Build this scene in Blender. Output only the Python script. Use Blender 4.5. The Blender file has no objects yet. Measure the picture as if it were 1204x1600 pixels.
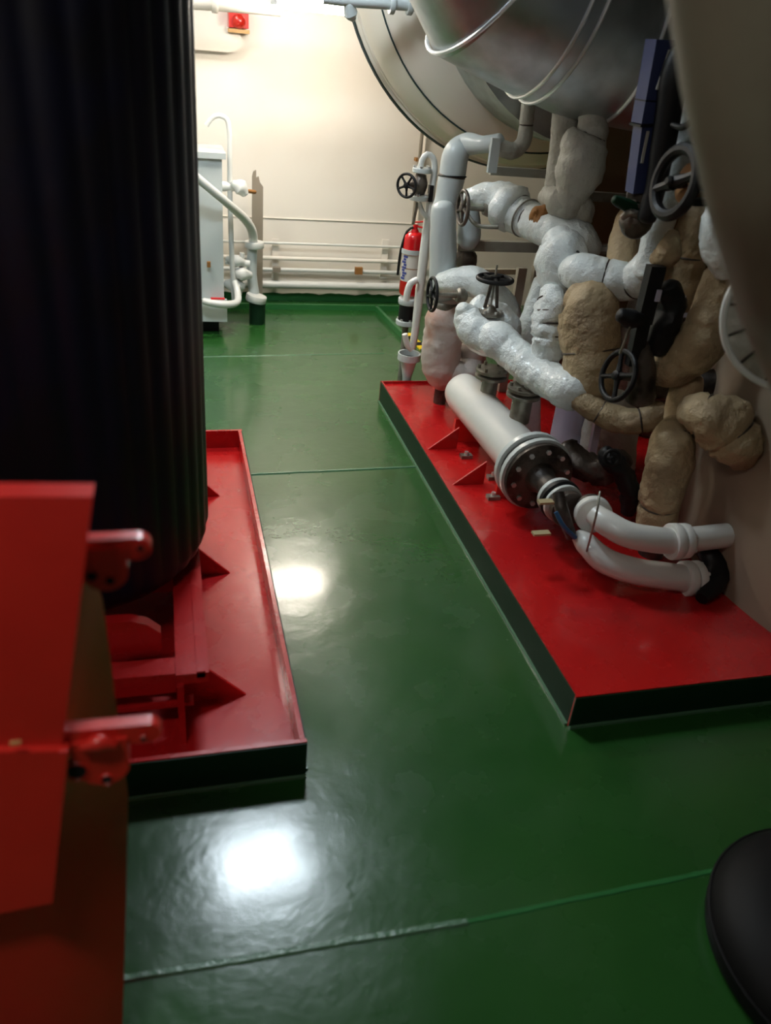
import bpy, math, random
from mathutils import Vector as V, Matrix, noise
random.seed(7)
SC = bpy.context.scene
COL = SC.collection
# ------------------------------------------------------------ camera
YAW, PITCH, ROLL, FPX, HC = 0.28854, 0.52702, 0.09872, 1262.2, 1.6
_f = V((math.sin(YAW)*math.cos(PITCH), math.cos(YAW)*math.cos(PITCH), -math.sin(PITCH)))
_r0 = V((math.cos(YAW), -math.sin(YAW), 0)); _u0 = _r0.cross(_f)
_r = _r0*math.cos(ROLL) + _u0*math.sin(ROLL); _u = _r.cross(_f)
cd = bpy.data.cameras.new('camera'); cam = bpy.data.objects.new('camera', cd); COL.objects.link(cam)
cam.matrix_world = Matrix(((_r.x, _u.x, -_f.x, 0), (_r.y, _u.y, -_f.y, 0), (_r.z, _u.z, -_f.z, HC), (0, 0, 0, 1)))
cd.sensor_fit = 'VERTICAL'; cd.sensor_height = 24; cd.lens = 24*FPX/1600; cd.clip_start = .02
cd.dof.use_dof = True; cd.dof.focus_distance = 3.4; cd.dof.aperture_fstop = 1.6
SC.camera = cam
def at(px, py, Y):            # point of the place on the plane y = Y seen at this pixel
    d = _r*(px-602)/FPX - _u*(py-800)/FPX + _f
    return V((0, 0, HC)) + d*(Y/d.y)
def pr(px, py, Y, r):         # a pixel length there, in metres
    d = _r*(px-602)/FPX - _u*(py-800)/FPX + _f
    return r*(Y/d.y)/FPX
def fl(px, py, z=0):
    d = _r*(px-602)/FPX - _u*(py-800)/FPX + _f
    return V((0, 0, HC)) + d*((z-HC)/d.z)
# ------------------------------------------------------------ world, lights, exposure
w = bpy.data.worlds.new('world'); SC.world = w; w.use_nodes = True
w.node_tree.nodes['Background'].inputs[0].default_value = (.8, .9, 1, 1)
w.node_tree.nodes['Background'].inputs[1].default_value = 0.02
SC.view_settings.view_transform = 'Standard'; SC.view_settings.look = 'None'
SC.view_settings.exposure = 0.7; SC.view_settings.gamma = 1; SC.view_settings.use_curve_mapping = False
LAMP_FAR, LAMP_NEAR, FILL_LEFT = 46, 44, 15     # diffuser strengths: two tube lamps and the added left fill lamp
# ------------------------------------------------------------ materials
def mat(name, col, rough=.4, metal=0, coat=0, emit=None, es=0, bump=0, bscale=60, var=None, vscale=4, vlo=.45, vhi=.62, rvar=0, stretch=(1, 1, 1), fine=0, spec=.5):
    m = bpy.data.materials.new(name); m.use_nodes = True; nt = m.node_tree; n = nt.nodes; L = nt.links
    b = n['Principled BSDF']; b.inputs['Base Color'].default_value = (*col, 1); b.inputs['Roughness'].default_value = rough
    b.inputs['Metallic'].default_value = metal; b.inputs['Coat Weight'].default_value = coat; b.inputs['Coat Roughness'].default_value = .13 if 'deck' in name else .12
    b.inputs['Specular IOR Level'].default_value = spec
    tc = n.new('ShaderNodeTexCoord'); mp = n.new('ShaderNodeMapping'); L.new(tc.outputs['Object'], mp.inputs[0]); mp.inputs['Scale'].default_value = stretch
    def nz(s, d=4):
        t = n.new('ShaderNodeTexNoise'); t.inputs['Scale'].default_value = s; t.inputs['Detail'].default_value = d
        L.new(mp.outputs[0], t.inputs['Vector']); return t
    if emit: b.inputs['Emission Color'].default_value = (*emit, 1); b.inputs['Emission Strength'].default_value = es
    if var:
        t = nz(vscale, 6); mr = n.new('ShaderNodeMapRange'); mr.inputs[1].default_value = vlo; mr.inputs[2].default_value = vhi
        L.new(t.outputs['Fac'], mr.inputs[0]); mx = n.new('ShaderNodeMix'); mx.data_type = 'RGBA'
        mx.inputs[6].default_value = (*col, 1); mx.inputs[7].default_value = (*var, 1)
        L.new(mr.outputs[0], mx.inputs[0]); L.new(mx.outputs[2], b.inputs['Base Color'])
    if rvar:
        t = nz(vscale*3); mr = n.new('ShaderNodeMapRange'); mr.inputs[3].default_value = rough-rvar; mr.inputs[4].default_value = rough+rvar
        mr.inputs[1].default_value = .3; mr.inputs[2].default_value = .7
        L.new(t.outputs['Fac'], mr.inputs[0]); L.new(mr.outputs[0], b.inputs['Roughness'])
    if bump:
        t = nz(bscale, 3); bp = n.new('ShaderNodeBump'); bp.inputs['Strength'].default_value = 1; bp.inputs['Distance'].default_value = bump
        L.new(t.outputs['Fac'], bp.inputs['Height']); L.new(bp.outputs[0], b.inputs['Normal'])
        if fine:
            t2 = nz(bscale*7, 2); b2 = n.new('ShaderNodeBump'); b2.inputs['Distance'].default_value = fine
            L.new(t2.outputs['Fac'], b2.inputs['Height']); L.new(bp.outputs[0], b2.inputs['Normal']); L.new(b2.outputs[0], b.inputs['Normal'])
    return m
MT = dict(
 floor=mat('green_deck_paint', (.022, .1, .018), .26, coat=.45, bump=.0022, bscale=9, var=(.015, .078, .015), vscale=1.6, vlo=.3, vhi=.75, rvar=.05, fine=.0003),
 weld=mat('painted_weld', (.09, .2, .11), .25, coat=.5, bump=.003, bscale=90),  # paler than the floor: whitish highlight flecks put into the colour
 green=mat('dark_green_paint', (.005, .03, .011), .5, spec=.25, bump=.0006, bscale=30),
 gledge=mat('green_paint', (.03, .16, .045), .25),
 red=mat('red_tray_paint', (.52, .01, .01), .27, coat=.4, bump=.0009, bscale=16, var=(.46, .008, .01), vscale=3, rvar=.03),
 redm=mat('red_machine_paint', (.72, .028, .018), .33, coat=.25, bump=.0008, bscale=25, var=(.62, .02, .014), vscale=2.5),
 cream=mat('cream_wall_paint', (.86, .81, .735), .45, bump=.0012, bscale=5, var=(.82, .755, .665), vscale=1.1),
 darkwall=mat('dark_grey_paint', (.22, .21, .19), .6, bump=.001, bscale=6),  # unseen ceiling and walls, set dark to keep haze off the floor
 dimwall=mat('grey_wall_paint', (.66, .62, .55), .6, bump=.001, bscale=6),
 white=mat('white_gloss_paint', (.72, .73, .7), .3, coat=.2, bump=.0006, bscale=30),
 whitep=mat('pale_grey_paint', (.55, .6, .6), .3, coat=.3, bump=.001, bscale=25),
 lagw=mat('white_painted_lagging', (.8, .86, .86), .34, coat=.25, bump=.012, bscale=30, var=(.52, .51, .45), vscale=7, vlo=.55, vhi=.78, fine=.0018),
 lagg=mat('grey_lagging', (.5, .5, .45), .5, bump=.012, bscale=20, var=(.27, .24, .19), vscale=8, vlo=.5, vhi=.72, fine=.0012),
 lagt=mat('shade_tan_lagging', (.45, .34, .2), .6, bump=.016, bscale=26, var=(.25, .17, .1), vscale=7, vlo=.48, vhi=.72, fine=.0015),  # aged tan cloth with the right side's dim warm cast in its colour
 lagpink=mat('stained_lagging', (.56, .5, .46), .5, bump=.008, bscale=18, var=(.45, .24, .17), vscale=6, vlo=.5, vhi=.68),
 tank=mat('tan_tank_paint', (.31, .235, .165), .5, bump=.002, bscale=8, var=(.3, .22, .16), vscale=3),
 clad=mat('galvanised_cladding', (.55, .6, .62), .42, metal=1, bump=.004, bscale=6, var=(.38, .41, .43), vscale=5, rvar=.07),
 cladp=mat('cream_reflection_cladding', (.85, .78, .66), .36, metal=.12, bump=.002, bscale=3, rvar=.04, vscale=2),  # reflected wall cream put into the base colour, barely metallic
 rim=mat('dark_rim', (.05, .075, .075), .4, metal=.5),
 seam=mat('bright_seam', (.85, .88, .9), .3, metal=.6),
 navy=mat('navy_casing', (.003, .004, .016), .5, coat=.0, spec=.35, bump=.001, bscale=14, var=(.004, .004, .009), vscale=6),
 black=mat('black_iron', (.005, .005, .006), .5, spec=.35, bump=.001, bscale=60),
 rubber=mat('black_rubber', (.004, .004, .004), .6, spec=.2),
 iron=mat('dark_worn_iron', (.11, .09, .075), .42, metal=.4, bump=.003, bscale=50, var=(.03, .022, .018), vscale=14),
 steel=mat('grey_steel', (.3, .29, .25), .4, metal=.5, bump=.002, bscale=40, var=(.16, .14, .11), vscale=12),
 bolt=mat('bolt_steel', (.7, .7, .68), .3, metal=.7),
 beam=mat('khaki_beam_paint', (.33, .31, .25), .5, bump=.001, bscale=30, var=(.25, .22, .17), vscale=8),
 post=mat('grey_brown_post', (.27, .23, .18), .5, bump=.001, bscale=30),
 extred=mat('extinguisher_red', (.68, .008, .012), .25, coat=.5),
 label=mat('label_paper', (.72, .68, .62), .5), blue=mat('label_blue', (.05, .07, .3), .5),
 actblue=mat('actuator_blue', (.03, .042, .125), .45), hose=mat('blue_hose', (.03, .13, .3), .4),
 strip=mat('pale_strip', (.45, .45, .42), .4),
 yellow=mat('yellow_stripe', (.85, .6, .02), .5), brass=mat('yellowed_steel', (.55, .47, .28), .4, metal=.4),
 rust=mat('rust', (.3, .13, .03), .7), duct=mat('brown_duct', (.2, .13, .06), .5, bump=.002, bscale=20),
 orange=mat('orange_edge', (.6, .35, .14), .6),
 olive=mat('olive_pipe_coating', (.2, .18, .13), .5, bump=.001, bscale=10, var=(.1, .065, .045), vscale=3, vlo=.4, vhi=.65),
 lampw=mat('far_diffuser', (.9, .9, .9), .4, emit=(1, .9, .77), es=LAMP_FAR),
 lampn=mat('near_diffuser', (.9, .9, .9), .4, emit=(.8, .92, 1), es=LAMP_NEAR),
 fill_back=mat('back_fill_diffuser', (.9, .9, .9), .4, emit=(1, .93, .82), es=34),
 fill_left=mat('left_fill_diffuser', (.9, .9, .9), .4, emit=(1, .95, .88), es=FILL_LEFT),
 lilac=mat('lilac_white_paint', (.55, .55, .68), .45),
 redlens=mat('red_lens', (.6, .02, .01), .25, coat=.5), hole=mat('black_bore', (.004, .004, .004), .8),
)
# ------------------------------------------------------------ mesh helper
def basis(a):
    a = V(a).normalized(); h = V((0, 0, 1)) if abs(a.z) < .9 else V((1, 0, 0))
    u = a.cross(h).normalized(); return u, a.cross(u).normalized(), a
class MB:
    def __init__(s): s.v = []; s.f = []; s.mi = []; s.k = 0
    def add(s, vs, fs):
        o = len(s.v); s.v += [tuple(p) for p in vs]; s.f += [tuple(i+o for i in q) for q in fs]; s.mi += [s.k]*len(fs); return s
    def hexa(s, p):            # 8 corners: bottom ring, top ring
        return s.add(p, [(3, 2, 1, 0), (4, 5, 6, 7), (0, 1, 5, 4), (1, 2, 6, 5), (2, 3, 7, 6), (3, 0, 4, 7)])
    def box(s, c, sz, ax=None):
        c = V(c); x, y, z = ax or (V((1, 0, 0)), V((0, 1, 0)), V((0, 0, 1))); x, y, z = V(x)*sz[0]/2, V(y)*sz[1]/2, V(z)*sz[2]/2
        return s.hexa([c-x-y-z, c+x-y-z, c+x+y-z, c-x+y-z, c-x-y+z, c+x-y+z, c+x+y+z, c-x+y+z])
    def bar(s, a, b, w, t, up=(0, 0, 1)):
        a, b = V(a), V(b); d = (b-a).normalized(); x = d.cross(V(up)).normalized(); z = x.cross(d).normalized()
        return s.box((a+b)/2, ((b-a).length, w, t), (d, x, z))
    def rings(s, rs, cap=True, closed=False):
        n = len(rs[0]); vs = [p for r in rs for p in r]; fs = []
        m = len(rs)
        for i in range(m if closed else m-1):
            j = (i+1) % m
            for k in range(n): fs.append((i*n+k, i*n+(k+1) % n, j*n+(k+1) % n, j*n+k))
        if cap and not closed: fs.append(tuple(range(n))[::-1]); fs.append(tuple(range((m-1)*n, m*n)))
        return s.add(vs, fs)
    def lathe(s, o, axis, prof, n=32, cap=True):     # prof: (distance along axis, radius)
        u, v, a = basis(axis); o = V(o)
        return s.rings([[o+a*d+(u*math.cos(2*math.pi*k/n)+v*math.sin(2*math.pi*k/n))*max(r, 1e-4) for k in range(n)] for d, r in prof], cap)
    def cyl(s, a, b, r, n=24, r2=None):
        a, b = V(a), V(b); return s.lathe(a, b-a, [(0, r), ((b-a).length, r if r2 is None else r2)], n)
    def torus(s, c, axis, R, r, n=36, m=10):
        u, v, a = basis(axis); c = V(c); rs = []
        for i in range(n):
            t = 2*math.pi*i/n; e = u*math.cos(t)+v*math.sin(t)
            rs.append([c+e*(R+r*math.cos(2*math.pi*j/m))+a*r*math.sin(2*math.pi*j/m) for j in range(m)])
        return s.rings(rs, False, True)
    def prism(s, poly, ext):   # planar polygon of 3-D points extruded by a vector
        n = len(poly); e = V(ext); p = [V(q) for q in poly]
        return s.add(p+[q+e for q in p], [tuple(range(n))[::-1], tuple(range(n, 2*n))]+[(k, (k+1) % n, n+(k+1) % n, n+k) for k in range(n)])
    def tube(s, pts, n=20, step=.012, wr=0, ws=9, crease=(), cdep=.12, flat=False, round_end=False):
        # pts: (Vector, radius); Catmull-Rom through them, parallel-transport frames; wr = wrinkle depth as share of r
        P = [V(p) for p, _ in pts]; Rr = [r for _, r in pts]
        out = []
        for i in range(len(P)-1):
            p0, p1, p2, p3 = P[max(i-1, 0)], P[i], P[i+1], P[min(i+2, len(P)-1)]
            m = max(2, int((p2-p1).length/step))
            for k in range(m):
                t = k/m
                if flat: q = p1.lerp(p2, t)
                else: q = .5*((2*p1)+(p2-p0)*t+(2*p0-5*p1+4*p2-p3)*t*t+(3*p1-p0-3*p2+p3)*t**3)
                tt = t*t*(3-2*t); out.append((q, Rr[i]*(1-tt)+Rr[i+1]*tt, i+t))
        out.append((P[-1], Rr[-1], len(P)-1))
        if round_end:
            def capr(q, r, d, par):
                return [(q+d*r*math.sin(a)*.6, max(r*math.cos(a), r*.03), par) for a in (.35, .7, 1.05, 1.3, 1.54)]
            d1 = (out[-1][0]-out[-2][0]).normalized(); d0 = (out[0][0]-out[1][0]).normalized()
            out = capr(*out[0][:2], d0, 0)[::-1]+out+capr(*out[-1][:2], d1, out[-1][2])
        u = None; rs = []
        for i, (q, r, par) in enumerate(out):
            d = (out[min(i+1, len(out)-1)][0]-out[max(i-1, 0)][0]).normalized()
            u = basis(d)[0] if u is None else (u-d*u.dot(d)).normalized()
            v = d.cross(u); ring = []
            dip = sum(cdep*math.exp(-((par-c)/.06)**2) for c in crease)
            for k in range(n):
                a = 2*math.pi*k/n; e = u*math.cos(a)+v*math.sin(a); rr = r*(1-dip)
                if wr:
                    x = (q+e*r)*ws
                    rr *= 1+wr*(noise.noise(x)*1.3+1.2*(abs(noise.noise(x*2.3+V((5, 2, 1))))-.25)+.7*(abs(noise.noise(x*5.5))-.2)+.2*noise.noise(x*12))
                ring.append(q+e*rr)
            rs.append(ring)
        return s.rings(rs)
    def build(s, name, m, parent=None, sharp=35):
        me = bpy.data.meshes.new(name); org = parent_loc(parent) if parent else V((0, 0, 0))
        me.from_pydata([tuple(V(p)-org) for p in s.v], [], s.f)
        for mm in (m if isinstance(m, (list, tuple)) else [m]): me.materials.append(MT[mm])
        me.polygons.foreach_set('material_index', s.mi); me.polygons.foreach_set('use_smooth', [True]*len(s.f))
        me.set_sharp_from_angle(angle=math.radians(sharp)); me.update()
        o = bpy.data.objects.new(name, me); COL.objects.link(o)
        if parent: o.parent = parent
        return o
def parent_loc(p):
    q = V((0, 0, 0))
    while p is not None: q += p.location; p = p.parent
    return q
def thing(name, label, cat, loc, group=None):
    o = bpy.data.objects.new(name, None); COL.objects.link(o); o.location = V(loc); o.empty_display_size = .05
    o['label'] = label; o['category'] = cat
    if group: o['group'] = group
    return o
def tag(o, label, cat, group=None):
    o['label'] = label; o['category'] = cat
    if group: o['group'] = group
    return o
def struct(o): o['kind'] = 'structure'; return o
def centre(o):                 # move a one-mesh thing's origin to the middle of its base
    me = o.data; xs = [v.co for v in me.vertices]
    c = V((sum(v.x for v in xs)/len(xs), sum(v.y for v in xs)/len(xs), min(v.z for v in xs)))
    me.transform(Matrix.Translation(-c)); o.location = c; return o
def bolts(parent, c, axis, R, n, r=.008, h=.01, m='bolt', ph=.2):
    u, v, a = basis(axis); b = MB().lathe((0, 0, 0), a, [(0, r), (h, r)], 6); first = None
    org = parent_loc(parent)
    for k in range(n):
        t = ph+2*math.pi*k/n; p = V(c)+(u*math.cos(t)+v*math.sin(t))*R
        if first is None:
            first = b.build('bolt', m); o = first
        else: o = first.copy(); COL.objects.link(o)
        o.parent = parent; o.location = p-org
def flange(parent, c, axis, R, t, m='whitep', nb=0, name='flange', bm='bolt', br=.007):
    a = V(axis).normalized(); c = V(c)
    o = MB().lathe(c-a*t/2, a, [(0, R*.96), (t*.12, R), (t*.88, R), (t, R*.96)], 32).build(name, m, parent)
    if nb: bolts(o, c+a*t/2, a, R*.8, nb, br, .009, bm)
    return o
def handwheel(parent, c, axis, R, r, m='black', hub=.2, spokes=5, dish=.0, hm=None):
    a = V(axis).normalized(); c = V(c); u, v, _ = basis(a)
    o = MB().torus(c, a, R, r).build('handwheel', m, parent)
    MB().lathe(c-a*r*1.6-a*dish, a, [(0, R*hub*.8), (r*.5, R*hub), (r*3, R*hub), (r*3.4, R*hub*.6)], 16).build('hub', hm or m, o)
    first = None
    for k in range(spokes):
        t = 2*math.pi*k/spokes+.4; e = u*math.cos(t)+v*math.sin(t)
        MB().tube([(c-a*dish+e*R*hub*.8, r*1.15), (c-a*dish*.7+e*R*.55, r*.8), (c+e*R, r*.95)], 8, .03).build('spoke', m, o)
    return o
def T(*pts):                   # (px, py, Y, rpx) -> (point, radius)
    return [(at(x, y, Y), pr(x, y, Y, r)) for x, y, Y, r in pts]
# ------------------------------------------------------------ the room shell
WY = 5.5; XL, XR, YB, ZC = -1.5, 4.3, -1.3, 2.5
fo = struct(MB().box(((XL+XR)/2, (YB+WY)/2, -.05), (XR-XL+.2, WY-YB+.2, .1)).build('floor', 'floor'))
def seam_bead(a, b, wdt=.018, h=.004, m='weld'):
    a = V(a); b = V(b); d = b-a; n = int(d.length/.02); pts = []
    for k in range(n+1):
        q = a+d*k/n; q.z = -.002; q.y += .002*noise.noise(q*9); pts.append((q, wdt*.5*(1+.25*noise.noise(q*40))))
    mb = MB(); rs = []; dd = d.normalized(); s = V((-dd.y, dd.x, 0))
    for q, r in pts: rs.append([q+s*r, q+s*r*.5+V((0, 0, h+.002)), q-s*r*.5+V((0, 0, h+.002)), q-s*r])
    mb.rings(rs); return mb.build('weld_seam', m, fo)
a1 = fl(400, 741); b1 = fl(640, 730); seam_bead(a1+(a1-b1)*.4, b1+(b1-a1)*.8)
a2 = fl(205, 1528); b2 = fl(730, 1440); c2 = fl(1170, 1350); seam_bead(a2+(a2-b2)*.3, b2, .022, .005); seam_bead(b2, c2+(c2-b2)*.5, .018, .002, 'gledge')
a3 = fl(395, 556); b3 = fl(600, 552); seam_bead(a3+(a3-b3)*1, b3, .012, .002)
struct(MB().box(((XL+XR)/2, WY+.05, ZC/2), (XR-XL, .1, ZC)).build('wall_back', 'cream'))
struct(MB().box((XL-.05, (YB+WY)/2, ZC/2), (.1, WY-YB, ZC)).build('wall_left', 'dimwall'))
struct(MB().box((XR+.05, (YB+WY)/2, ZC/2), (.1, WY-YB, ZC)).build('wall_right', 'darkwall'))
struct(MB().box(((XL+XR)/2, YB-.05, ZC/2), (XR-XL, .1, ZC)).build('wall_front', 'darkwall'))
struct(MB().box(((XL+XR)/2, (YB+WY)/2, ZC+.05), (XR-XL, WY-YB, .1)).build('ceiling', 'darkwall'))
# plated edge on the right of the back wall
xq = at(662, 230, WY).x
struct(MB().box(((xq+XR)/2, WY-.012, ZC/2), (XR-xq, .024, ZC)).build('trim_1', 'cream'))
# thin horizontal step in the wall plating
struct(MB().box(((XL+xq)/2, WY-.004, at(515, 344, WY).z), (xq-XL, .009, .003)).build('trim_2', 'cream'))
# green painted wall foot with a hand-cut wavy upper edge
mb = MB(); N = 120; zt = at(515, 459, WY).z
top = [V((XL+(xq+.3-XL)*k/N, WY-.006, zt+.012*noise.noise(V((k*.35, 0, 0)))+.006*noise.noise(V((k*1.3, 3, 0))))) for k in range(N+1)]
mb.prism([V((XL, WY-.006, 0))]+[]+[V((xq+.3, WY-.006, 0))]+top[::-1], (0, .005, 0)); struct(mb.build('baseboard_back', 'gledge', sharp=20))
# low green coaming in front of the wall foot
cz = .035
struct(MB().box((.9, 5.30, cz/2), (1.5, .022, cz)).build('trim_3', 'gledge'))
struct(MB().bar(V((1.36, 5.30, cz/2)), V((1.40, 4.72, cz/2)), .02, cz).build('trim_4', 'gledge'))
# ------------------------------------------------------------ lamps
def lamp(name, label, c, L, along, m, wdt=.16, h=.07, body='white'):
    c = V(c); t = thing(name, label, 'lamp', c); a = V(along).normalized(); s = a.cross(V((0, 0, 1)))
    MB().box(c+V((0, 0, h*.75)), (L*1.06, wdt*1.05, h*.5), (a, s, V((0, 0, 1)))).build('housing', body, t)
    d = MB(); prof = []
    for k in range(9):
        th = math.pi*k/8; prof.append((math.cos(th)*wdt*.46, -math.sin(th)*h*.9))
    rs = [[c+a*e*L/2+s*x+V((0, 0, z+h*.5)) for x, z in prof] for e in (-1, 1)]
    d.rings(rs).build('diffuser', m, t)
    for e in (-1, 1): MB().box(c+a*e*L*.515+V((0, 0, h*.2)), (.03, wdt, h*.9), (a, s, V((0, 0, 1)))).build('end_cap', body, t)
    return t
pL = at(488, 14, 4.6)
lamp('fluorescent_lamp', 'glowing fluorescent lamp at the top of the cream back wall', pL+V((0, 0, .02)), .4, (1, 0.05, 0), 'lampw', .2, .085)
lamp('ceiling_lamp', 'cool white fluorescent ceiling lamp over the aisle', (.54, 2.95, 2.40), .8, (1, .1, 0), 'lampn', .36)
lamp('ceiling_lamp', 'added fill lamp near the ceiling, far left behind the navy casing', (-.45, 4.2, 2.40), .8, (1, 0, 0), 'fill_back', .2)  # unseen fill, added to brighten the back wall
lamp('ceiling_lamp', 'added fill lamp near the ceiling over the red machine', (-.55, .25, 2.40), .7, (1, 0, 0), 'fill_left', .2)  # unseen fill, added to brighten the red foreground
t = thing('cable_tray_pipe', 'thick cream pipe beside the glowing lamp, above the red box', 'pipe', at(380, 5, 4.85))
MB().tube(T((250, -2, 4.85, 13), (330, 2, 4.85, 13), (438, 12, 4.85, 12)), 20, .04).build('pipe', 'cream', t)
flange(t, at(335, 2, 4.85), at(438, 12, 4.85)-at(330, 2, 4.85), pr(335, 2, 4.85, 16), .03, 'cream')
# red alarm box and oval plate
c = at(373, 31, 5.40); t = thing('alarm_box', 'small red alarm box high on the back wall', 'alarm', c)
MB().box(c+V((0, .05, .01)), (.11, .1, .1)).build('base', 'redm', t)
MB().lathe(c+V((0, 0, -.005)), (0, -1, -.3), [(0, .035), (.02, .035), (.035, .02), (.04, .001)], 20).build('red_lens', 'redlens', t)
MB().box(c+V((0, .045, -.055)), (.12, .1, .02)).build('lower_lip', 'orange', t)
poly = []
c = at(336, 60, 5.44); R = .1
for k in range(17):
    a = -math.pi/2+math.pi*k/16; poly.append(V((c.x+.06+.09*math.cos(a), 5.44, c.z+.065*math.sin(a))))
poly += [V((c.x-.2, 5.44, c.z+.065)), V((c.x-.2, 5.44, c.z-.065))]
tag(centre(MB().prism(poly, (0, .055, 0)).build('junction_cover', 'cream')), 'rounded cream junction cover under the red alarm box', 'cover')
# pole on the right of back wall
t = thing('conduit', 'thin brown vertical conduit on the back wall below the round tank', 'pipe', at(652, 300, 5.42))
MB().tube([(V((at(655, 250, 5.42).x, 5.42, z)), .011) for z in (.55, .9, 1.3, 1.9)], 10, .2).build('pipe', 'post', t)
for z in (.95, 1.15): MB().box((at(655, 250, 5.42).x, 5.445, z), (.045, .05, .02)).build('clamp', 'rust', t)
# pipes along the wall foot
def wallpipe(y0, y1, r, label, m='white'):
    a = at(300, y0-1, 5.43); b = at(640, y1, 5.43); a.z = (a.z+b.z)/2; b.z = a.z; b.x += .1
    t = thing('wall_pipe', label, 'pipe', (a+b)/2, 'pipes along the foot of the back wall')
    MB().tube([(a, r), ((a+b)/2, r), (b, r)], 14, .1).build('pipe', m, t); return t, a, b
t, a, b = wallpipe(377, 386, .008, 'thin white pipe on the back wall, topmost of the row')
t, a, b = wallpipe(402, 408, .013, 'cream band in place of a pipe shadow, second on the back wall', 'cream')  # shadow band on the wall, built as a slim cream tube
t, a, b = wallpipe(418, 427, .012, 'white pipe with a rusty yellow clamp on the back wall')
MB().box(at(560, 423, 5.40), (.05, .03, .045)).build('clamp', 'rust', t); MB().box(at(432, 421, 5.40), (.05, .03, .03)).build('clamp', 'post', t)
t, a, b = wallpipe(441, 450, .025, 'thickest white pipe just above the green wall foot')
for x in (430, 600):
    c = at(x, 405, 5.46); tag(MB().box(c, (.045, .012, .26)).build('pipe_bracket', 'cream'), 'upright cream bracket behind the wall pipes, ' + ('near the grey post' if x == 430 else 'near the extinguisher'), 'bracket')
# ------------------------------------------------------------ left background equipment
t = thing('control_cabinet', 'tall pale grey cabinet standing just behind the navy casing', 'cabinet', (.13, 4.95, .0))
MB().box((.13, 4.95, .52), (.36, .3, .9)).build('body', 'whitep', t)
MB().box((.13, 4.95, .985), (.40, .34, .03)).build('top', 'whitep', t)
MB().box((.13, 4.78, .145), (.39, .03, .13)).build('lower_skirt', 'whitep', t)
MB().box((.13, 4.97, .04), (.3, .26, .08)).build('plinth', 'black', t)
MB().box(at(340, 468, 4.78), (.08, .02, .02)).build('red_tag', 'extred', t)
MB().box(at(326, 413, 4.78), (.02, .02, .03)).build('brass_fitting', 'rust', t)
t = thing('handrail_hoop', 'slim white tube bent into a hoop above the cabinet', 'pipe', at(358, 460, 4.9))
MB().tube(T((322, 196, 4.9, 4), (334, 182, 4.9, 4), (350, 183, 4.9, 4), (358, 205, 4.9, 4), (359, 300, 4.9, 4), (362, 400, 4.9, 4), (366, 474, 4.9, 4)), 12, .02).build('tube', 'white', t)
MB().tube(T((338, 292, 4.9, 5), (350, 291, 4.9, 8), (360, 292, 4.9, 6), (375, 294, 4.9, 6)), 12, .02).build('branch', 'white', t)
MB().tube(T((364, 288, 4.88, 7), (375, 293, 4.88, 13), (382, 302, 4.88, 7)), 14, .01, wr=.1, round_end=True).build('valve_body', 'white', t)
MB().tube(T((383, 298, 4.9, 3), (398, 300, 5.0, 3)), 8, .03).build('spindle', 'rust', t)
t = thing('bent_white_pipe', 'white pipe sloping down from the navy casing to a floor flange', 'pipe', at(400, 470, 5.15))
MB().tube(T((290, 262, 4.58, 6.5), (320, 288, 4.62, 6.5), (352, 315, 4.70, 6.5), (382, 342, 4.9, 7), (394, 362, 5.0, 7), (396, 385, 5.05, 7)), 18, .02).build('pipe', 'white', t)
flange(t, at(397, 382, 5.05), (0, 0, 1), pr(397, 382, 5.05, 15), .035, 'white')
MB().tube(T((394, 388, 5.05, 8), (393, 430, 5.05, 8), (397, 458, 5.05, 8)), 18, .05).build('riser', 'whitep', t)
flange(t, at(400, 466, 5.0), (.2, 0, 1), pr(400, 466, 5.0, 16), .04, 'white')
MB().cyl(at(402, 472, 5.0), V((at(402, 472, 5.0).x, 5.0, 0)), .05, 20).build('foot', 'green', t)
tag(centre(MB().tube(T((318, 470, 4.72, 5), (332, 474, 4.7, 5.5), (355, 476, 4.72, 6), (370, 472, 4.78, 5.5), (371, 458, 4.85, 5.5), (366, 440, 4.9, 5)), 14, .015).build('drain_bend', 'white')), 'white U-bent pipe low in front of the cabinet', 'pipe')
t = thing('small_valve', 'cluster of small white valves low behind the U-bent pipe', 'valve', at(372, 440, 4.95))
for (x, y, r, l) in ((368, 408, 9, 'valve_body'), (378, 428, 10, 'valve_body'), (366, 446, 11, 'valve_body')):
    MB().tube(T((x-12, y-3, 4.95, r*.6), (x, y, 4.93, r), (x+12, y+2, 4.95, r*.6)), 14, .01, wr=.12, ws=20, round_end=True).build(l, 'white', t)
MB().tube(T((352, 408, 4.95, 5), (390, 412, 4.95, 5)), 10, .04).build('cross_pipe', 'white', t)
MB().tube(T((378, 395, 4.97, 4), (374, 460, 4.97, 4)), 10, .04).build('upright_pipe', 'white', t)
# flat post with notched top
P = [at(x, y, 5.3) for x, y in ((393, 462), (410, 462), (411, 292), (406, 285), (404, 276), (400, 278), (400, 266), (396, 268), (394, 276), (394, 300))]
for q in P[:2]: q.z = 0
tag(centre(MB().prism(P, (0, .02, 0)).build('flat_post', 'post')), 'flat grey-brown upright post with a notched top', 'post')
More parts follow.
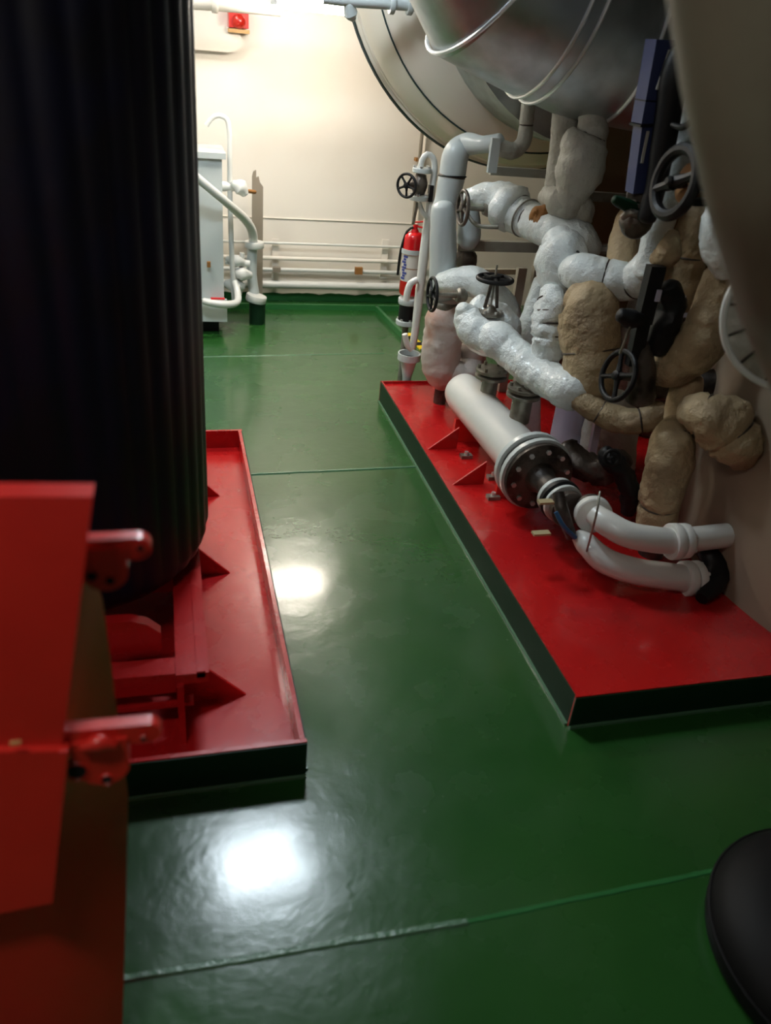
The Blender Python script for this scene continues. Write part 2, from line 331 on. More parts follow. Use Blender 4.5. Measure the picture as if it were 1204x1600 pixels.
# ------------------------------------------------------------ drip trays
def tray(x0, x1, y0, y1, label, cut=None, lip=.008, zf=.035, zt=.115):
    t = thing('drip_tray', label, 'tray', ((x0+x1)/2, (y0+y1)/2, 0))
    MB().box(((x0+x1)/2, (y0+y1)/2, zf/2), (x1-x0-.02, y1-y0-.02, zf)).build('bottom_plate', 'red', t)
    def side(a, b, inn):
        a = V(a); b = V(b); n = V(inn); mb = MB(); g = .004
        mb.k = 0; mb.hexa([a, b, b+n*g, a+n*g, a+V((0, 0, zt-.003)), b+V((0, 0, zt-.003)), b+n*g+V((0, 0, zt-.003)), a+n*g+V((0, 0, zt-.003))])
        mb.k = 1; A = a+n*g; B = b+n*g; mb.hexa([A, B, B+n*lip, A+n*lip]+[q+V((0, 0, zt)) for q in (A, B, B+n*lip, A+n*lip)])
        mb.build('coaming', ['green', 'red'], t)
        mm = MB(); mm.bar(a-n*.002+V((0, 0, .003)), b-n*.002+V((0, 0, .003)), .012, .008); mm.build('foot_weld', 'weld', t)
    side((x0, y0, 0), (x1, y0, 0), (0, 1, 0)); side((x1, y1, 0), (x0, y1, 0), (0, -1, 0))
    g_ = lip+.0045; side((x1, y0+g_, 0), (x1, y1-g_, 0), (-1, 0, 0)); side((x0, y1-g_, 0), (x0, y0+g_, 0), (1, 0, 0))
    return t
TL = tray(-1.25, .272, 1.385, 3.19, 'red tray with dark green outer sides under the navy casing', lip=.012)
TR = tray(1.015, 4.2, 1.435, 3.74, 'long red tray with dark green outer sides under the lagged pipes', zf=.097, zt=.11, lip=.006)
def gusset(p, foot, hgt, x_in, y, par, zf, m='red'):
    return MB().prism([V((x_in, y-.004, zf)), V((foot, y-.004, zf)), V((x_in, y-.004, zf+hgt))], (0, .008, 0)).build('gusset', m, par)
# ------------------------------------------------------------ red skid under casing
t = thing('skid_frame', 'red welded skid frame with gussets under the navy casing', 'frame', (-.3, 2.2, .035))
MB().box((.01, 2.32, .235), (.078, 1.6, .03)).build('top_rail', 'red', t)
MB().box((-.02, 2.32, .13), (.012, 1.58, .19)).build('web', 'red', t)
MB().box((.03, 2.32, .245), (.02, 1.6, .02)).build('side_strip', 'red', t)
for y in (1.66, 2.24, 2.76): gusset(None, .15, .17, -.014, y, t, .035)
MB().box((-.34, 1.56, .217), (.62, .06, .06)).build('cross_beam', 'red', t)
MB().box((-.30, 1.56, .13), (.62, .03, .012)).build('cross_flat', 'red', t)
MB().box((-.02, 1.53, .13), (.016, .05, .19)).build('end_post', 'red', t)
poly = [V((-.26, 1.62, .25)), V((-.06, 1.62, .25)), V((-.06, 1.62, .30)), V((-.09, 1.62, .33)), V((-.13, 1.62, .345)), V((-.2, 1.62, .345)), V((-.26, 1.62, .32))]
MB().prism(poly, (0, .03, 0)).build('saddle', 'red', t)
MB().box((-.85, 2.32, .13), (.06, 1.6, .19)).build('far_rail', 'red', t)
for y in (2.0, 2.6): MB().box((-.42, y, .2), (.8, .06, .06)).build('cross_beam', 'red', t)
# ------------------------------------------------------------ navy ribbed casing
t = thing('ribbed_casing', 'tall dark navy casing with vertical ribs on red skid', 'casing', (-.42, 2.25, .25))
cx, cy, RX, RY = -.50, 2.26, .585, .56; Z0, Z1 = .262, 2.44
rs = []; NN = 264; RIBS = 44
def cas_ring(z, sc, rib):
    out = []
    for k in range(NN):
        a = 2*math.pi*k/NN; c_, s_ = math.cos(a), math.sin(a); e = 2/2.8
        x = math.copysign(abs(c_)**e, c_)*RX; y = math.copysign(abs(s_)**e, s_)*RY
        ph = (k*RIBS/NN) % 1; f = 1-rib*(.5-.5*math.cos(2*math.pi*ph))**2
        out.append(V((cx+x*sc*f, cy+y*sc*f, z)))
    return out
for z, sc, rib in ((Z0, .90, 0), (Z0+.012, .95, .002), (Z0+.035, .982, .006), (Z0+.07, 1, .012), (1.2, 1, .012), (Z1, 1, .012)): rs.append(cas_ring(z, sc, rib))
MB().rings(rs).build('ribbed_shell', 'navy', t, sharp=60)
MB().box((cx, cy, .2575), (.7, .7, .015)).build('base_plate', 'navy', t)
# ------------------------------------------------------------ red machine in the foreground
def X(px, py, Y): return at(px, py, Y)
t = thing('machine_guard', 'large red machine guard in the near left corner', 'guard', (-.3, .95, 0))
YF = .80
P = [X(-260, 775, YF), X(145, 776, YF), X(98, 1165, YF-.01), X(-260, 1172, YF-.01)]
MB().prism(P, (0, .03, 0)).build('upper_cover', 'redm', t)
P = [X(-260, 1180, YF-.02), X(106, 1174, YF-.02), X(82, 1411, YF-.04), X(-260, 1478, YF-.04)]
MB().prism(P, (0, .03, 0)).build('lower_cover', 'redm', t)
# body behind the covers: front corner to rear corner
F = [X(128, 850, YF+.035), X(94, 1230, YF+.02), X(80, 1420, YF+.0), X(72, 1660, .765)]; F.append(V((F[-1].x, F[-1].y, 0)))
B = [X(160, 935, 1.0), X(200, 1240, .93), X(196, 1440, .87), X(189, 1660, .80)]; B.append(V((B[-1].x, B[-1].y, 0)))
mb = MB(); n = len(F); L_ = [V((-.75, q.y, q.z)) for q in F]; L2 = [V((-.75, q.y, q.z)) for q in B]
rs = [[F[i], B[i], L2[i], L_[i]] for i in range(n)]
mb.rings(rs[::-1]).build('body', 'redm', t)
# upper lug: a round ear with an arm, both with holes
def disc_poly(c, R, n=24, a0=0, a1=2*math.pi): return [V((c.x+R*math.cos(a0+(a1-a0)*k/n), c.y, c.z+R*math.sin(a0+(a1-a0)*k/n))) for k in range(n+(0 if abs(a1-a0) > 6.2 else 1))]
def lug(arm, ear, Y, parent, holes, armw, earR):
    m = MB(); a = X(*arm[0], Y); b = X(*arm[1], Y); w_ = pr(*arm[1], Y, armw)
    pts = [V((a.x, Y, a.z+w_)), V((b.x, Y, b.z+w_))][::-1]
    arc = [V((b.x+w_*math.sin(k*math.pi/10), Y, b.z+w_*math.cos(k*math.pi/10))) for k in range(11)]
    poly = [V((a.x, Y, a.z+w_))]+arc+[V((a.x, Y, a.z-w_))]
    m.prism(poly[::-1], (0, .018, 0)); o = m.build('hinge_arm', 'redm', parent)
    e = X(*ear, Y-.004); R = pr(*ear, Y, earR)
    ep = [V((e.x-R*1.2, e.y, e.z+R*1.25)), V((e.x+R, e.y, e.z+R*1.25))]+[V((e.x+R*math.cos(-k*math.pi/12), e.y, e.z-R*.1+R*math.sin(-k*math.pi/12))) for k in range(0, 13)]
    MB().prism(ep[::-1], (0, .03, 0)).build('hinge_ear', 'redm', parent)
    for hx, hy, hr in holes:
        c = X(hx, hy, Y-.0055); MB().cyl(c, c+V((0, .02, 0)), pr(hx, hy, Y, hr), 16).build('bolt_hole', 'hole', parent)
        MB().torus(c+V((0, .001, 0)), (0, 1, 0), pr(hx, hy, Y, hr*1.25), pr(hx, hy, Y, 1.6), 20, 6).build('hole_rim', 'redm', parent)
lug(((60, 866), (216, 858)), (164, 893), .87, t, ((219, 857, 5.5), (143, 901, 8), (172, 908, 7)), 20, 34)
lug(((10, 1166), (232, 1146)), (160, 1195), .80, t, ((224, 1156, 5), (120, 1207, 14), (167, 1219, 8)), 19, 40)
c = X(24, 1161, .775); MB().box(c, (.012, .004, .004)).build('yellow_mark', 'orange', t)
for (x, y, Y) in ((154, 1160, .79), (95, 858, .85)):
    MB().tube([(X(x-26, y+8, Y), .006), (X(x, y, Y), .011), (X(x+26, y+3, Y), .006)], 12, .004, round_end=True).build('hinge_pin', 'redm', t)
# ------------------------------------------------------------ round clad tank and big duct
C = at(860, -90, 4.0); R = pr(860, -90, 4.0, 335)
t = thing('clad_tank', 'big round metal-clad tank end with a dark rim overhead', 'tank', C)
MB().lathe(C+V((0, 1.2, 0)), (0, -1, 0), [(.75, R*.55), (1.12, R*.8), (1.17, R*.93), (1.17, R*.985), (1.2, R*.985)]+[(1.2+.36*math.sin(a*math.pi/36), R*.965*math.cos(a*math.pi/36)) for a in range(0, 18)]+[(1.56, .01)], 96).build('shell', 'cladp', t)
MB().torus(C+V((0, .03, 0)), (0, 1, 0), R*.975, .02, 96, 10).build('rim', 'rim', t)
MB().torus(C+V((0, -.01, 0)), (0, 1, 0), R*.96, .011, 96, 8).build('rim_bead', 'cladp', t)
MB().torus(C+V((0, -.36*math.sqrt(1-(.885/.965)**2), 0)), (0, 1, 0), R*.887, .004, 96, 6).build('seam', 'rim', t)
C2 = at(905, -60, 3.9)
MB().lathe(C2+V((0, .05, 0)), (0, -1, 0), [(0, R*.76), (.45, R*.74), (.5, R*.5)], 64).build('neck', 'clad', t)
D = T((600, -420, 2.95, 150), (735, -190, 2.97, 152), (778, -52, 3.0, 152), (930, 20, 3.0, 152), (1060, 47, 3.0, 150), (1260, 100, 3.0, 148))
t = thing('exhaust_duct', 'large silver clad duct with raised seams across the top', 'duct', D[2][0])
MB().tube(D, 56, .5, flat=True).build('shell', 'clad', t, sharp=12)
def ring_on(q, d, R, r=.007, m='seam', nm='seam'): MB().torus(q, d, R, r, 64, 8).build(nm, m, t)
for i, s_ in ((1, 0), (2, .0), (2, .55), (2, .68), (3, .25)):
    p, q = D[i], D[i+1]; pt = p[0].lerp(q[0], s_); dd = (q[0]-p[0]).normalized()
    if s_ == 0: dd = ((q[0]-p[0]).normalized()+(p[0]-D[i-1][0]).normalized())
    ring_on(pt, dd, (p[1]*(1-s_)+q[1]*s_)*1.01)
# small blue grey pipe at the very top
t = thing('service_pipe', 'pale blue pipe with flanges in front of the tank rim', 'pipe', at(590, 8, 3.7))
MB().tube(T((505, -3, 3.7, 8), (560, 2, 3.7, 9), (655, 8, 3.7, 9)), 16, .05).build('pipe', 'whitep', t)
for x in (612, 640): flange(t, at(x, 6+(x-600)*.05, 3.7), (1, 0, 0), pr(612, 8, 3.7, 14), .02)
MB().tube(T((545, 5, 3.7, 8), (548, 22, 3.72, 11), (552, 30, 3.72, 5)), 14, .02, round_end=True).build('drain_valve', 'whitep', t)
# ------------------------------------------------------------ supports behind the pipes
def beam(label, a, b, wz, th=.03, m='beam', cat='beam', name='support_beam'):
    return tag(centre(MB().bar(a, b, th, wz).build(name, m)), label, cat, 'steel supports behind the pipes')
beam('khaki steel beam across the opening below the tank', at(765, 266, 3.7), at(900, 275, 3.7), .036)
beam('khaki steel beam behind the upper lagged pipe', at(714, 383, 3.55), at(990, 390, 3.55), .045)
beam('short khaki beam behind the horizontal black handwheel', at(740, 424, 3.85), at(815, 424, 3.85), .025)
def postb(label, x, y, Y, top, wpx, m='beam'):
    c = at(x, y, Y); return tag(centre(MB().box((c.x, Y, top/2+.048), (pr(x, y, Y, wpx), .03, top-.097)).build('support_post', m)), label, 'post', 'steel supports behind the pipes')
postb('khaki upright post behind the horizontal black handwheel', 810, 450, 3.62, at(810, 418, 3.62).z, 14)
postb('wide khaki upright post behind the round elbow', 850, 420, 3.6, at(850, 180, 3.6).z, 36)
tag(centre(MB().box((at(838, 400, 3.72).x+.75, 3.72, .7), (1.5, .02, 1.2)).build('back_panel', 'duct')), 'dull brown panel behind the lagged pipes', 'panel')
tag(centre(MB().bar(at(855, 233, 3.9), at(935, 258, 3.9), .02, .02).build('black_bar', 'black')), 'short black bar just under the round tank', 'bar')
# ------------------------------------------------------------ lagged pipes
def lag(name, label, pts, m='lagw', wr=.09, n=32, crease=(), extra=(), cat='pipe', step=.011, cdep=.12, ws=9):
    T_ = T(*pts); base = min((p for p, _ in T_), key=lambda q: q.z)
    t = thing(name, label, cat, base)
    MB().tube(T_, n, step, wr=wr, ws=ws, crease=crease, cdep=cdep, round_end=True).build('lagging', m, t, sharp=60)
    for c_ in crease:
        i = min(int(c_), len(T_)-2); f = c_-i; p1, p2 = T_[i], T_[i+1]; f2 = f*f*(3-2*f)
        P0 = T_[max(i-1, 0)][0]; P3 = T_[min(i+2, len(T_)-1)][0]; A, B_ = p1[0], p2[0]
        q = .5*((2*A)+(B_-P0)*f+(2*P0-5*A+4*B_-P3)*f*f+(3*A-P0-3*B_+P3)*f**3)
        dd_ = .5*((B_-P0)+2*(2*P0-5*A+4*B_-P3)*f+3*(3*A-P0-3*B_+P3)*f*f)
        rr = (p1[1]*(1-f2)+p2[1]*f2)*(1-cdep)
        MB().torus(q, dd_, rr*1.0, .0035, 28, 6).build('tie_wire', 'iron', t)
    return t
def tie(t, px, py, Y, d, rpx, m='black', r=.0035):
    MB().torus(at(px, py, Y), d, pr(px, py, Y, rpx), r, 32, 6).build('tie_wire', m, t)
Y1 = 3.55
t = lag('lagged_riser', 'smooth pale blue lagged elbow pipe rising beside the fire extinguisher', ((690, 330, Y1, 18), (697, 316, Y1, 19), (706, 275, Y1, 21), (712, 242, Y1, 21), (728, 226, Y1, 17), (755, 226, 3.45, 13), (780, 222, 3.4, 13)), 'whitep', .02, crease=(2,), cdep=.05)
tie(t, 706, 275, Y1, (0, .1, 1), 21.5)
t = lag('lagged_riser', 'thin grey lagged pipe hanging from the duct and curving left', ((770, 226, 3.4, 12), (800, 236, 3.4, 13), (817, 222, 3.4, 12), (822, 195, 3.4, 11), (825, 160, 3.4, 12), (826, 130, 3.4, 12)), 'lagg', .1, crease=(3, 4))
tag(centre(MB().box(at(771, 243, 3.36), (.038, .02, .13)).build('pipe_strap', 'whitep')), 'pale grey flat strap beside the thin curved pipe', 'strap')
t = lag('lagged_column', 'tall pale blue painted column behind the thin white standpipe', ((691, 325, 3.5, 18), (692, 340, 3.5, 20), (692, 390, 3.5, 21), (691, 430, 3.5, 21), (689, 460, 3.5, 20)), 'whitep', .03)
t = lag('lagged_vessel', 'stained grey-pink lagged vessel with a rounded bottom in the red tray', ((700, 478, 3.48, 20), (694, 500, 3.48, 29), (690, 540, 3.48, 31), (688, 570, 3.48, 30), (690, 590, 3.48, 24), (692, 600, 3.48, 15)), 'lagpink', .08)
flange(t, at(697, 476, 3.48), (0, 0, 1), pr(697, 476, 3.48, 20), .03, 'steel')
q = at(690, 598, 3.48); MB().cyl(q, V((q.x, q.y, .097)), .03, 16).build('support_foot', 'iron', t)
lag('lagged_bend', 'orange-tan stained lagged bend beside the grey-pink vessel', ((740, 545, 3.5, 22), (738, 565, 3.5, 20), (725, 590, 3.4, 17), (712, 575, 3.45, 14)), 'lagpink', .1)
# column behind wheel two with flared cone
t = lag('lagged_column', 'pale blue column with a flared foot behind the left handwheel', ((733, 330, 3.55, 15), (733, 350, 3.55, 18), (731, 370, 3.55, 20), (728, 380, 3.55, 16)), 'whitep', .03)
lag('lagged_column', 'dark brown flanged stub under the flared pale column', ((730, 378, 3.6, 17), (728, 392, 3.6, 13), (728, 400, 3.6, 17), (728, 425, 3.6, 14)), 'iron', .06, step=.02)
lag('lagged_bend', 'large pale lagged bend between the column and the horizontal wheel', ((690, 440, 3.45, 16), (712, 440, 3.4, 22), (742, 440, 3.35, 23), (765, 456, 3.3, 22), (790, 480, 3.3, 20), (800, 520, 3.3, 18)), 'lagw', .09)
# valve with the left handwheel on the upper pipe
def valve(label, pts, body='iron'):
    t = thing('gate_valve', label, 'valve', at(*pts[:3])); return t
t = valve('valve with a spoked brown-black handwheel at the start of the upper pipe', (760, 325, 3.2))
W = at(723, 325, 3.2); handwheel(t, W, (-1, 0, 0), pr(723, 325, 3.2, 25), .0075, 'iron', .25)
e = at(768, 327, 3.2); MB().tube([(W, .008), (W.lerp(e, .5), .01), (e, .013)], 12, .03).build('stem', 'steel', t)
MB().lathe(W.lerp(e, .7), e-W, [(0, .022), (.02, .03), (.05, .034), (.07, .02)], 20).build('bonnet', 'steel', t)
MB().tube([(W+V((.02, 0, -.02)), .008), (at(745, 352, 3.15), .008), (at(778, 355, 3.1), .008)], 10, .02).build('lever', 'steel', t)
t = lag('lagged_pipe', 'thick white lagged pipe run, uppermost, with a rusty tear', ((733, 308, 3.3, 14), (760, 306, 3.25, 22), (785, 312, 3.2, 27), (798, 325, 3.15, 38), (815, 337, 3.1, 30), (840, 350, 3.0, 27), (875, 365, 2.9, 29), (900, 376, 2.85, 30), (918, 392, 2.85, 24)), 'lagw', .1, crease=(3.6, 4.6), cdep=.16)
tie(t, 822, 341, 3.07, at(840, 350, 3.0)-at(798, 325, 3.15), 29, 'steel')
MB().tube(T((836, 336, 2.97, 15), (850, 342, 2.95, 19), (866, 350, 2.91, 15)), 24, .006, wr=.3, ws=30, round_end=True).build('rust_tear', 'rust', t)
lag('lagged_elbow', 'bulging white round elbow joining the two upper lagged pipes', ((868, 372, 2.85, 26), (874, 385, 2.83, 36), (875, 405, 2.8, 40), (877, 430, 2.8, 38), (882, 452, 2.8, 30)), 'lagw', .1, ws=7)
t = lag('lagged_pipe', 'white lagged pipe running right from the round elbow', ((894, 424, 2.7, 26), (910, 427, 2.65, 31), (945, 435, 2.6, 31), (985, 440, 2.55, 30), (1005, 428, 2.5, 28), (1020, 400, 2.5, 24)), 'lagw', .07, crease=(.15, 2, 3.2), cdep=.1)
tie(t, 897, 424, 2.7, (1, -.3, 0), 30)
t = lag('lagged_pipe', 'white lagged pipe rising behind the big black handwheel', ((1012, 425, 2.45, 22), (1022, 380, 2.45, 22), (1040, 300, 2.45, 27), (1062, 210, 2.5, 27), (1085, 120, 2.5, 26)), 'lagw', .06)
# second left handwheel
t = valve('valve with a small black handwheel left of the lower pipe', (710, 460, 3.25))
W = at(675, 460, 3.25); e = at(718, 462, 3.25); handwheel(t, W, (-1, 0, 0), pr(675, 460, 3.25, 25), .007, 'black', .25)
MB().tube([(W, .008), (W.lerp(e, .5), .011), (e, .012)], 12, .03).build('stem', 'steel', t)
MB().lathe(e-V((.015, 0, 0)), (1, 0, 0), [(0, .025), (.01, .033), (.03, .033), (.045, .02)], 20).build('bonnet', 'steel', t)
# horizontal handwheel
t = valve('valve with a flat black horizontal handwheel and upright spindle', (770, 480, 3.0))
W = at(773, 436, 3.0); handwheel(t, W, (0, 0, 1), pr(773, 436, 3.0, 27), .0085, 'black', .3)
MB().cyl(W+V((0, 0, -.12)), W+V((0, 0, .055)), .004, 10).build('spindle', 'steel', t)
for s_ in (-1, 1): MB().bar(W+V((s_*.012, 0, -.02)), W+V((s_*.026, 0, -.115)), .012, .008, (0, 1, 0)).build('yoke', 'iron', t)
MB().lathe(W+V((0, 0, -.15)), (0, 0, 1), [(0, .03), (.01, .055), (.02, .055), (.022, .03), (.035, .022), (.045, .012)], 24).build('bonnet', 'steel', t)
bolts(t, W+V((0, 0, -.13)), (0, 0, 1), .043, 6, .006, .01)
# lower lagged pipe
lag('lagged_pipe', 'knobbly white lagged pipe sloping down right, lowest of the white ones', ((722, 482, 3.0, 12), (728, 492, 3.0, 22), (738, 512, 2.95, 25), (760, 528, 2.9, 26), (778, 532, 2.85, 29), (797, 548, 2.8, 26), (825, 572, 2.7, 27), (858, 594, 2.6, 30), (892, 608, 2.5, 32), (915, 605, 2.5, 28)), 'lagw', .12, crease=(4.5,), cdep=.14)
lag('lagged_valve', 'white wrapped valve body beneath the horizontal handwheel', ((745, 478, 3.1, 20), (770, 500, 3.05, 32), (790, 515, 3.0, 26), (800, 530, 3.0, 14)), 'lagw', .14, cat='valve')
lag('lagged_block', 'big tan and white lagged block below the round elbow', ((905, 462, 2.62, 30), (918, 478, 2.58, 46), (920, 520, 2.55, 47), (922, 560, 2.52, 45), (920, 598, 2.5, 40), (915, 622, 2.5, 24)), 'lagt', .07, ws=8, crease=(2.7,), cdep=.05)
t = lag('lagged_bundle', 'crumpled white cloth lagging between elbow and tan block', ((862, 458, 2.75, 20), (860, 480, 2.72, 27), (858, 510, 2.7, 27), (856, 540, 2.68, 28), (850, 562, 2.66, 20)), 'lagw', .22, ws=14, crease=(.6, 1.2, 1.8, 2.5, 3.1), cdep=.16)
lag('lagged_riser', 'pale sloping lagged pipe behind the crumpled cloth', ((848, 440, 3.1, 15), (838, 480, 3.1, 19), (826, 520, 3.1, 20), (822, 560, 3.1, 20), (824, 620, 3.1, 20), (826, 690, 3.1, 18)), 'lagw', .05)
lag('lagged_riser', 'narrow grey lagged pipe left of the fat grey one under the duct', ((886, 165, 3.0, 22), (880, 210, 3.0, 20), (873, 270, 3.0, 20), (868, 330, 3.0, 20)), 'lagg', .08)
lag('lagged_riser', 'fat grey lagged pipe hanging under the silver duct', ((920, 178, 2.9, 18), (925, 205, 2.9, 26), (916, 225, 2.9, 36), (906, 265, 2.88, 36), (893, 305, 2.88, 26), (885, 330, 2.88, 20)), 'lagg', .1, crease=(1.3,), cdep=.15)
lag('lagged_flange', 'lumpy grey wrapped flange below the fat grey pipe', ((855, 305, 3.0, 16), (878, 318, 2.9, 24), (900, 325, 2.9, 26), (905, 345, 2.9, 20)), 'lagg', .2, ws=14)
lag('lagged_pipe', 'tan lagged pipe going down under the blue actuator', ((985, 330, 2.75, 14), (980, 350, 2.7, 22), (975, 385, 2.65, 24), (970, 420, 2.6, 22)), 'lagt', .08)
tag(centre(MB().box(at(955, 225, 3.4), (.16, .14, .22)).build('duct_box', 'duct')), 'brown metal duct box in the shade under the silver duct', 'duct')
tag(centre(MB().bar(at(985, 262, 3.2), at(998, 200, 3.2), .012, .03, (0, 1, 0)).build('orange_plate', 'orange')), 'narrow orange plate left of the blue actuator', 'plate')  # narrow plate, plain orange all over
beam('grey bracket between fat grey pipe and blue actuator', at(918, 306, 3.1), at(975, 310, 3.1), .035, m='steel')
beam('thin white bracket right of the round elbow', at(925, 388, 2.9), at(975, 389, 2.9), .016, m='whitep')
# right hand tan runs
lag('lagged_pipe', 'broad tan lagged pipe bending down left beside the olive pipe', ((1150, 395, 2.15, 34), (1132, 440, 2.15, 36), (1115, 490, 2.15, 38), (1090, 540, 2.15, 38), (1055, 570, 2.2, 34), (1030, 575, 2.25, 28)), 'lagt', .08, crease=(.7, 2.4, 3.6))
lag('lagged_elbow', 'wrapped white and tan lump at top of the broad tan pipe', ((1125, 320, 2.12, 22), (1128, 350, 2.1, 34), (1132, 385, 2.1, 38), (1140, 412, 2.1, 30)), 'lagw', .13)
lag('lagged_pipe', 'upright tan lagged pipe behind the big black handwheel', ((1090, 330, 2.4, 26), (1080, 380, 2.4, 28), (1068, 430, 2.4, 28), (1055, 480, 2.4, 26)), 'lagt', .1, crease=(1.4,))
lag('lagged_flange', 'small torn tan wrap hanging below the big handwheel', ((1050, 370, 2.25, 12), (1045, 390, 2.22, 20), (1035, 405, 2.25, 18)), 'lagt', .25, ws=16)
lag('lagged_pipe', 'curved tan lagged pipe sagging above the pump', ((905, 622, 2.45, 18), (930, 640, 2.4, 20), (965, 656, 2.35, 21), (1000, 658, 2.3, 21), (1030, 645, 2.3, 20)), 'lagt', .1, crease=(1.2, 3))
lag('lagged_pipe', 'short upright tan lagged stub in the middle right', ((1075, 595, 2.2, 24), (1068, 625, 2.2, 26), (1060, 655, 2.2, 24)), 'lagt', .06)
t = lag('lagged_pipe', 'fat tan lagged pipe standing behind the two white bends', ((1060, 668, 2.15, 26), (1052, 690, 2.12, 36), (1045, 720, 2.1, 37), (1035, 765, 2.1, 33), (1025, 812, 2.1, 30), (1020, 840, 2.1, 24)), 'lagt', .09, crease=(.7, 3.5))
q = at(1020, 850, 2.1); MB().cyl(q+V((0, 0, .02)), V((q.x, q.y, .097)), .045, 18).build('support_foot', 'iron', t)
lag('lagged_elbow', 'large lumpy tan lagged elbow at the right above the tank', ((1075, 640, 2.05, 26), (1105, 650, 2.0, 40), (1130, 665, 1.98, 46), (1150, 690, 1.95, 40), (1160, 715, 1.95, 26)), 'lagt', .16, ws=9, crease=(.8, 2.6), cdep=.16)
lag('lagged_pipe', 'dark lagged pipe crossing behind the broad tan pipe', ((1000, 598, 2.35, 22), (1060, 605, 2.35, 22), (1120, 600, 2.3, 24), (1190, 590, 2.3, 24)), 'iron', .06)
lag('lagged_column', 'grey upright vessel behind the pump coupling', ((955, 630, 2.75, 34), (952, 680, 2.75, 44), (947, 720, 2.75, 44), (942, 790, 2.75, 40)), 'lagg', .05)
lag('lagged_column', 'dark upright filler body added behind the tan pipes', ((1040, 470, 3.2, 56), (1035, 520, 3.2, 68), (1025, 600, 3.2, 70), (1012, 680, 3.2, 66), (1010, 690, 3.2, 60)), 'iron', .04, step=.03)  # added dark body that fills the dark gaps between the tan pipes
tag(centre(MB().cyl(at(893, 650, 2.9)+V((0, 0, .16)), V((at(893, 650, 2.9).x, 2.9, .097)), .075, 24).build('white_cylinder', 'lilac')), 'lilac white upright cylinder behind the pump nozzles', 'cylinder')
tag(centre(MB().bar(at(937, 640, 2.6), V((at(925, 710, 2.6).x, 2.6, .16)), .03, .02, (0, 1, 0)).build('white_strip', 'lilac')), 'slim lilac white strip right of the lilac cylinder', 'strip')
# ------------------------------------------------------------ blue actuator, big wheel, dark valve
t = thing('actuator', 'long dark blue valve actuator leaning beside the olive pipe', 'actuator', at(995, 330, 2.3))
a, b = at(1036, 62, 2.3), at(1012, 192, 2.3); d = (b-a).normalized()
MB().bar(a, b, .075, .06, (0, 1, 0)).build('housing', 'actblue', t)
n_ = V((0, -1, 0)); MB().bar(at(1046, 78, 2.258), at(1026, 140, 2.258), .008, .004, (0, 1, 0)).build('scale_strip', 'strip', t)
MB().bar(at(1019, 156, 2.3), at(1018.6, 158, 2.3), .08, .065, (0, 1, 0)).build('collar', 'black', t)
MB().bar(at(1012.2, 191, 2.3), at(1011.8, 195, 2.3), .082, .067, (0, 1, 0)).build('collar', 'black', t)
MB().bar(at(1007, 196, 2.3), at(993, 300, 2.3), .045, .05, (0, 1, 0)).build('lower_housing', 'actblue', t)
MB().bar(at(1012, 205, 2.27), at(1002, 255, 2.27), .008, .004, (0, 1, 0)).build('scale_strip', 'strip', t)
MB().tube(T((1062, 85, 2.25, 18), (1052, 120, 2.25, 22), (1040, 200, 2.25, 20), (1022, 300, 2.25, 16), (1010, 340, 2.25, 15)), 20, .03, round_end=True).build('cylinder', 'black', t)
MB().tube(T((1050, 195, 2.2, 4), (1066, 199, 2.15, 5), (1080, 188, 2.1, 5), (1092, 168, 2.1, 5)), 10, .01).build('lever', 'black', t)
MB().tube(T((960, 312, 2.3, 7), (972, 318, 2.3, 9), (990, 326, 2.3, 12)), 12, .01, wr=.2, ws=30, round_end=True).build('nozzle', 'green', t)
t = thing('gate_valve', 'dark iron valve body at the foot of the blue actuator', 'valve', at(995, 370, 2.3))
MB().tube(T((1000, 305, 2.32, 22), (996, 325, 2.32, 18), (994, 345, 2.32, 26), (990, 362, 2.32, 18)), 20, .015, wr=.2, ws=22, round_end=True).build('valve_body', 'iron', t)
flange(t, at(998, 318, 2.32), at(1000, 300, 2.32)-at(990, 362, 2.32), .05, .014, 'iron', 6, bm='steel')
MB().tube(T((972, 340, 2.3, 5), (985, 332, 2.28, 6), (1008, 340, 2.28, 5)), 10, .01).build('clamp', 'steel', t)
t = thing('gate_valve', 'valve with the biggest black handwheel beside the olive pipe', 'valve', at(1110, 300, 2.2))
W = at(1055, 285, 2.0); handwheel(t, W, (-1, -.05, .12), pr(1055, 285, 2.0, 49), .016, 'black', .16, 2)
MB().cyl(W, W+V((.2, 0, -.02)), .01, 12).build('stem', 'iron', t)
MB().lathe(W+V((.03, 0, 0)), (1, 0, -.1), [(0, .03), (.004, .052), (.012, .052), (.014, .02)], 20).build('brown_disc', 'rust', t)
for s_ in (-1, 1): MB().bar(W+V((.06, 0, s_*.045)), W+V((.24, 0, s_*.04)), .03, .018).build('yoke', 'black', t)
MB().bar(W+V((.13, 0, -.05)), W+V((.13, 0, .05)), .03, .014, (0, 1, 0)).build('yoke', 'black', t)
t = thing('gate_valve', 'black yoked valve with an edge-on wheel in front of tan block', 'valve', at(1000, 600, 2.2))
W = at(965, 587, 2.2); handwheel(t, W, (-1, -.1, .25), pr(965, 587, 2.2, 38), .0095, 'black', .2, 4)
MB().bar(at(1025, 415, 2.2), at(1003, 505, 2.2), .05, .035, (0, 1, 0)).build('upper_yoke', 'black', t)
MB().bar(at(1003, 500, 2.2), at(988, 570, 2.2), .045, .03, (0, 1, 0)).build('lower_yoke', 'black', t)
MB().tube(T((1045, 448, 2.2, 16), (1050, 480, 2.2, 19), (1040, 510, 2.2, 22), (1025, 545, 2.2, 19)), 18, .015, wr=.25, ws=18, round_end=True).build('valve_body', 'black', t)
MB().tube(T((970, 494, 2.18, 12), (985, 498, 2.18, 16), (998, 500, 2.18, 12)), 16, .01, wr=.15, ws=20, round_end=True).build('knob', 'black', t)
